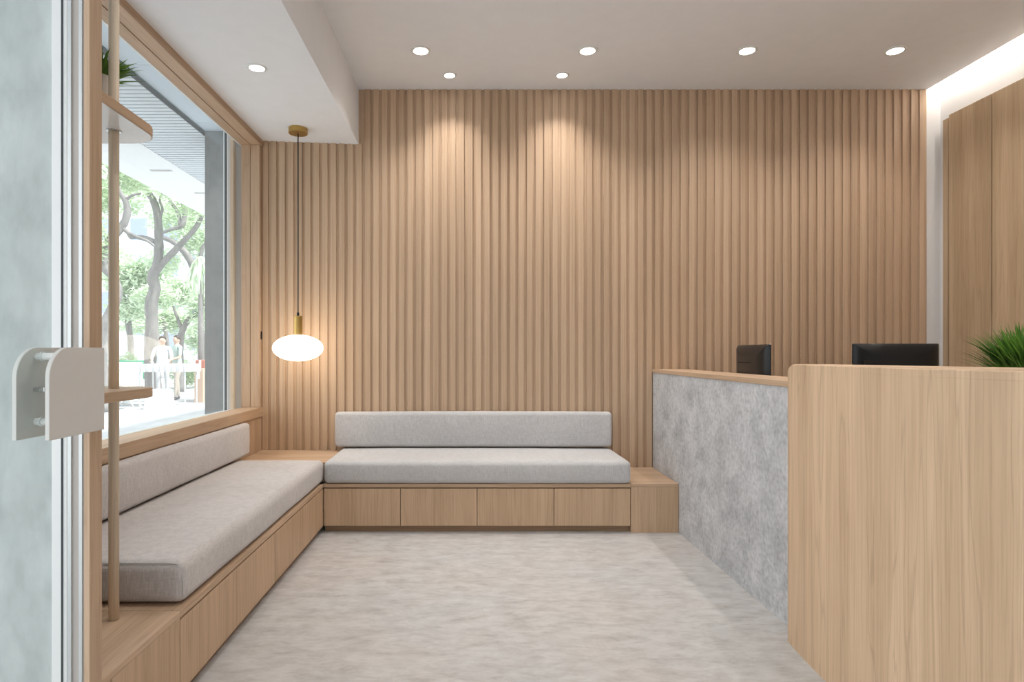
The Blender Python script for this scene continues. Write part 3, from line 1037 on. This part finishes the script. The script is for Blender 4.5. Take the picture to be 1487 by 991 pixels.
tree('far street tree with crossing limbs near the grey column', 22.0,
     [[(300, g(22), 8), (296, 470, 7.5), (288, 410, 7), (280, 385, 6), (268, 366, 4.8), (252, 352, 4), (236, 345, 3), (225, 343, 2)],
      [(284, 392, 3.5), (292, 370, 3), (296, 356, 2.4), (310, 345, 1.5)],
      [(236, 338, 2), (252, 332, 2.8), (264, 328, 3.6), (268, 312, 4), (266, 290, 4), (260, 268, 3)],
      [(262, 328, 3), (258, 308, 2.8), (246, 292, 2.2)]],
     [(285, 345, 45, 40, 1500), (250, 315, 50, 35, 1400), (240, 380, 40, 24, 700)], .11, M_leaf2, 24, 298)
tree('leafy street tree far back at the left of the big trunk', 25.0,
     [[(192, g(25), 5), (190, 500, 4.5), (186, 460, 4), (190, 420, 3)], [(188, 450, 2.5), (180, 430, 2), (172, 410, 1.5)]],
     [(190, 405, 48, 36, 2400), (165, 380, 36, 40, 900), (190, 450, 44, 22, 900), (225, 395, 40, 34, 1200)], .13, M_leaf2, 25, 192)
tree('small far tree showing low between the trunks', 31.0,
     [[(243, g(31), 4), (243, 510, 3.5), (240, 480, 3), (236, 460, 2)]],
     [(245, 465, 42, 26, 1700), (205, 472, 46, 18, 900), (290, 490, 30, 30, 1100), (320, 470, 40, 40, 900)], .15, M_leaf2, 26, 243)
# palm-like hanging fronds by the column
bm = B()
rnd = random.Random(4)
for i in range(38):
    a = rnd.uniform(0, 2 * PI)
    p0 = P(292, 372, 16)
    out = Vector((math.cos(a), math.sin(a), 0))
    pts = [p0 + out * (.45 * t) * rnd.uniform(.6, 1.1) + Vector((0, 0, .12 * t - 1.15 * t * t)) for t in (0, .25, .5, .75, 1)]
    side = Vector((-out.y, out.x, 0))
    pv = None
    for k, p in enumerate(pts):
        w_ = (.02, .045, .045, .03, .004)[k]
        cur = (bm.verts.new(p - side * w_), bm.verts.new(p + side * w_))
        if pv: bm.faces.new((pv[0], pv[1], cur[1], cur[0]))
        pv = cur
pr = empty('palm_tree', Vector((P(292, 513, 16).x, 16, 0)), 'pale palm with drooping fronds beside the grey column', 'palm')
link('fronds', bm, M_leaf2, pr)
link('trunk', tube(B(), [(P(292, 0, 16).x, 16, 0), (P(291, 0, 16).x, 16.02, 1.8), P(292, 374, 16)], [.085, .07, .06], 10), M_bark, pr, smooth=True)

# low planting and a pale building far behind
def hedge(name, px0, px1, y, z1, label, seed, mat):
    rnd = random.Random(seed)
    bm = B()
    xa, xb = P(px0, 0, y).x, P(px1, 0, y).x
    leaves(bm, ((xa + xb) / 2, y, z1 / 2), ((xb - xa) / 2, .6, z1 / 2 * 1.15), int(1100 * (xb - xa) * .6), .09, rnd)
    for v in bm.verts: v.co.z = max(v.co.z, .01)
    o = link(name, bm, mat, label=label, cat='hedge')
    return o
M_hedge = leaf_mat('hedge_leaves', (.12, .30, .14), (.36, .55, .30), .3)
hedge('clipped_hedge', 168, 208, 24, 1.3, 'green hedge behind the market tables at the left of the window', 31, M_hedge)
hedge('clipped_hedge', 244, 300, 21, 1.0, 'lighter green low hedge at the right, behind the two standing people', 32, M_leaf)
bld = empty('far_building', (-31, 52, 0), 'pale building glimpsed between the far trees', 'building')
M_bld = plain('pale_facade', (.70, .74, .80), .8)
M_bwin = plain('bluish_window', (.35, .42, .60), .3)
link('wall', bx(-38, -18, 52, 60, 0, 14), M_bld, bld)
for i in range(7):
    for j in range(4):
        link('window', bx(-36.6 + i * 2.6, -35.2 + i * 2.6, 51.93, 51.999, 1.5 + j * 3.1, 3.3 + j * 3.1), M_bwin, bld)

# ================================================================== MARKET TABLES AND CRATES
M_cloth = plain('white_tablecloth', (.80, .80, .80), .8)
M_cloth2 = plain('grey_white_tablecloth', (.52, .53, .54), .8)
M_green = plain('green_cloth', (.10, .42, .25), .8)
M_red = plain('brick_red_cloth', (.45, .16, .11), .8)
M_crate = plain('light_brown_cardboard', (.50, .36, .27), .9)
def cloth_table(px0, px1, y, z, d, label, mat_side, drop):
    xa, xb = P(px0, 0, y).x, P(px1, 0, y).x
    root = empty('market_table', ((xa + xb) / 2, y, 0), label, 'table')
    link('table_top', bx(xa + .01, xb - .01, y - d / 2 + .01, y + d / 2 - .01, z - .035, z - .004), M_white, root)
    bm = B()
    # cloth: top sheet and gently waving skirts
    n_ = 40
    def wave(i): return .015 * math.sin(i * 1.3) + .008 * math.sin(i * 2.9)
    loop = []
    per = [(xa + (xb - xa) * i / n_, y - d / 2, 0, -1) for i in range(n_)] + [(xb, y - d / 2 + d * i / 14, 1, 0) for i in range(14)] + \
          [(xb - (xb - xa) * i / n_, y + d / 2, 0, 1) for i in range(n_)] + [(xa, y + d / 2 - d * i / 14, -1, 0) for i in range(14)]
    top = [bm.verts.new((p[0], p[1], z)) for p in per]
    bot = [bm.verts.new((p[0] + p[2] * (.02 + wave(i)), p[1] + p[3] * (.02 + wave(i)), z - drop)) for i, p in enumerate(per)]
    bm.faces.new(top)
    for i in range(len(per)):
        j = (i + 1) % len(per)
        bm.faces.new((top[i], top[j], bot[j], bot[i]))
    link('tablecloth', bm, mat_side, root)
    for sx in (xa + .06, xb - .06):
        for sy in (y - d / 2 + .06, y + d / 2 - .06):
            link('leg', tube(B(), [(sx, sy, 0), (sx, sy, z - .036)], .018, 8), M_alu, root)
    return root
cloth_table(209, 281, 14.0, .95, .7, 'white-clothed table in front of the two standing people', M_cloth2, .17)
cloth_table(120, 192, 14.3, .98, .9, 'white-clothed market table at the far left, half hidden by the wooden pole', M_cloth, .55)
cloth_table(140, 201, 19.0, .98, .8, 'green-clothed table beneath the far hedge at the left', M_green, .6)
def boxy(name, px0, px1, py0, y, d, mat, label):
    a, b = P(px0, py0, y), P(px1, py0, y)
    bm = bx(a.x, b.x, y, y + d, 0.0, a.z, bev=.01)
    o = link(name, bm, mat, label=label, cat='box')
    link('tape', bx((a.x + b.x) / 2 - .03, (a.x + b.x) / 2 + .03, y - .003, y - .0005, a.z - .25, a.z - .002), M_pot, o)
    return o
boxy('cardboard_box', 282, 295, 536, 14.9, .4, M_crate, 'upright brown box standing on the pavement beside the white-clothed table')
boxy('cardboard_box', 284, 297, 523, 15.4, .35, M_red, 'reddish box behind the brown box, near the grey column')
# plain white block stool in front of the table
st = B()
prism(st, [(P(208, 0, 13).x, 0.0), (P(243, 0, 13).x, 0.0), (P(236, 0, 13).x, .42), (P(212, 0, 13).x, .42)], 13.0, 13.4, 'y')
o = link('block_stool', st, M_cloth, label='white tapering block stool on the pavement in front of the clothed table', cat='stool')
bevel_mod(o, .01)

# folding chair
def folding_chair(c, ang, label):
    root = empty('folding_chair', (c[0], c[1], 0), label, 'chair')
    R_ = Matrix.Translation(Vector((c[0], c[1], 0))) @ Matrix.Rotation(ang, 4, 'Z')
    def put(b_): bmesh.ops.transform(b_, matrix=R_, verts=b_.verts); return b_
    link('seat', put(box(B(), -.21, .21, -.20, .20, .44, .465, bev=.008)), M_cloth, root)
    link('backrest', put(box(B(), -.20, .20, .235, .255, .66, .88, bev=.008)), M_cloth, root)
    for s_ in (-1, 1):
        link('leg', put(tube(B(), [(s_ * .22, -.24, 0), (s_ * .22, .245, .88)], .013, 8)), M_greyreveal, root)
        link('leg', put(tube(B(), [(s_ * .20, .27, 0), (s_ * .20, -.18, .45)], .013, 8)), M_greyreveal, root)
    return root
folding_chair((P(184, 0, 13.2).x, 13.2), math.radians(100), 'pale folding chair left of the white-clothed table')

# ================================================================== TWO PEOPLE IN THE STREET
M_skin = plain('skin', (.55, .38, .29), .6)
M_hair = plain('dark_hair', (.06, .05, .045), .7)
M_shoe = plain('dark_shoe', (.12, .12, .13), .7)
def person(c, face, H, shirt, trouser, label, pose):
    """continuous skinned body; face: heading about z (0 looks to -y)"""
    root = empty('person', (c[0], c[1], 0), label, 'person')
    k = H / 1.70
    V, E, Rd = [], [], []
    def v(p, r, parent=None):
        V.append(Vector(p) * k); Rd.append((r[0] * k, r[1] * k) if isinstance(r, tuple) else (r * k, r * k))
        if parent is not None: E.append((parent, len(V) - 1))
        return len(V) - 1
    hip = v((0, 0, .93), (.15, .10))
    wst = v((0, 0, 1.08), (.135, .095), hip)
    chs = v((0, -.01, 1.25), (.155, .105), wst)
    shd = v((0, .0, 1.39), (.11, .075), chs)
    nck = v((0, -.005, 1.47), (.052, .052), shd)
    h1 = v((0, -.015, 1.54), (.070, .082), nck)
    h2 = v((0, -.018, 1.60), (.076, .092), h1)
    h3 = v((0, -.012, 1.665), (.056, .070), h2)
    no = v((0, -.112, 1.578), (.010, .012), h2)
    for s in (-1, 1):
        er = v((s * .083, .0, 1.585), (.008, .016), h2)
        a0 = v((s * .17, 0, 1.385), .052, shd)
        el, wr = pose['arms'][0 if s < 0 else 1]
        a1 = v((s * el[0], el[1], el[2]), .038, a0)
        a2 = v((s * wr[0], wr[1], wr[2]), .025, a1)
        d = (Vector((s * wr[0], wr[1], wr[2])) - Vector((s * el[0], el[1], el[2]))).normalized()
        w0 = Vector((s * wr[0], wr[1], wr[2]))
        pm = v(tuple(w0 + d * .055), (.032, .016), a2)
        sd = Vector((0, 1, 0)) if abs(d.z) > .7 else Vector((1, 0, 0))
        for q, ln in enumerate((.062, .075, .070, .052)):
            b_ = w0 + d * .085 + sd * (-.030 + .02 * q)
            f1 = v(tuple(b_), .008, pm)
            f2 = v(tuple(b_ + d * ln * .55 + Vector((-s * .006, -.004, -.004))), .007, f1)
            v(tuple(b_ + d * ln + Vector((-s * .02, -.008, -.008))), .006, f2)
        t1 = v(tuple(w0 + d * .035 - sd * .04), .009, pm)
        v(tuple(w0 + d * .075 - sd * .052), .007, t1)
        fwd = pose['legs'][0 if s < 0 else 1]
        l0 = v((s * .095, 0, .86), .083, hip)
        l1 = v((s * .10, fwd[0], .50), .056, l0)
        l2 = v((s * .10, fwd[1], .10), .036, l1)
        l3 = v((s * .105, fwd[1] + .02, .045), .038, l2)
        v((s * .115, fwd[1] - .13, .035), (.036, .028), l3)
    me = bpy.data.meshes.new('skel')
    me.from_pydata([tuple(x) for x in V], E, [])
    t = bpy.data.objects.new('skel', me); COL.objects.link(t)
    sk = t.modifiers.new('skin', 'SKIN'); sk.use_smooth_shade = True
    for i, sv in enumerate(me.skin_vertices[0].data):
        sv.radius = Rd[i]; sv.use_root = (i == 0)
    ss = t.modifiers.new('sub', 'SUBSURF'); ss.levels = 2; ss.render_levels = 2
    bpy.context.view_layer.update()
    nm = bpy.data.meshes.new_from_object(t.evaluated_get(bpy.context.evaluated_depsgraph_get()))
    bpy.data.objects.remove(t)
    RM = Matrix.Rotation(face, 4, 'Z')
    zmin = min(v_.co.z for v_ in nm.vertices)
    nm.materials.clear()
    for m in (M_skin, shirt, trouser, M_shoe): nm.materials.append(m)
    for p in nm.polygons:
        z = p.center.z / k; x = abs(p.center.x / k)
        p.use_smooth = True
        if z < .09: p.material_index = 3
        elif z < .98 and x < .21 and (z < .80 or x < .19): p.material_index = 2
        elif z < 1.44 and not (x > .20 and z < 1.18): p.material_index = 1
        else: p.material_index = 0
    for v_ in nm.vertices: v_.co.z -= zmin
    nm.transform(RM)
    body = bpy.data.objects.new('body', nm); COL.objects.link(body); body.parent = root
    WORLD[body] = Vector((c[0], c[1], 0))
    # hair cap
    t = bmesh.new()
    bmesh.ops.create_icosphere(t, subdivisions=3, radius=1)
    for v_ in t.verts:
        v_.co = Vector((v_.co.x * .088, v_.co.y * .105 + .004, v_.co.z * .095 + 1.618 - zmin / k)) * k
    bmesh.ops.delete(t, geom=[v_ for v_ in t.verts if v_.co.z / k < 1.60 - zmin / k - .05 or (v_.co.y / k < -.045 and v_.co.z / k < 1.655 - zmin / k)], context='VERTS')
    bmesh.ops.transform(t, matrix=Matrix.Translation(Vector((c[0], c[1], 0))) @ RM, verts=t.verts)
    link('hair', t, M_hair, root, smooth=True)
    return root
M_sh1 = plain('pale_blue_shirt', (.62, .68, .74), .85)
M_sh2 = plain('sage_shirt', (.40, .50, .46), .85)
M_tr1 = plain('light_grey_trousers', (.50, .51, .53), .85)
M_tr2 = plain('sand_trousers', (.52, .48, .42), .85)
bent = ((.24, -.06, 1.12), (.20, -.28, 1.06))
hang = ((.235, .02, 1.12), (.24, -.06, .88))
person((P(236, 0, 15.1).x, 15.1), math.radians(18), 1.62, M_sh1, M_tr1,
       'person in a pale blue shirt standing behind the white-clothed table, forearms raised', {'arms': (bent, bent), 'legs': ((-.02, .0), (.02, .04))})
person((P(257, 0, 15.7).x, 15.7), math.radians(-35), 1.66, M_sh2, M_tr2,
       'person in a grey-green shirt and sand trousers at the right end of the white-clothed table', {'arms': (hang, bent), 'legs': ((.06, .10), (-.08, -.10))})
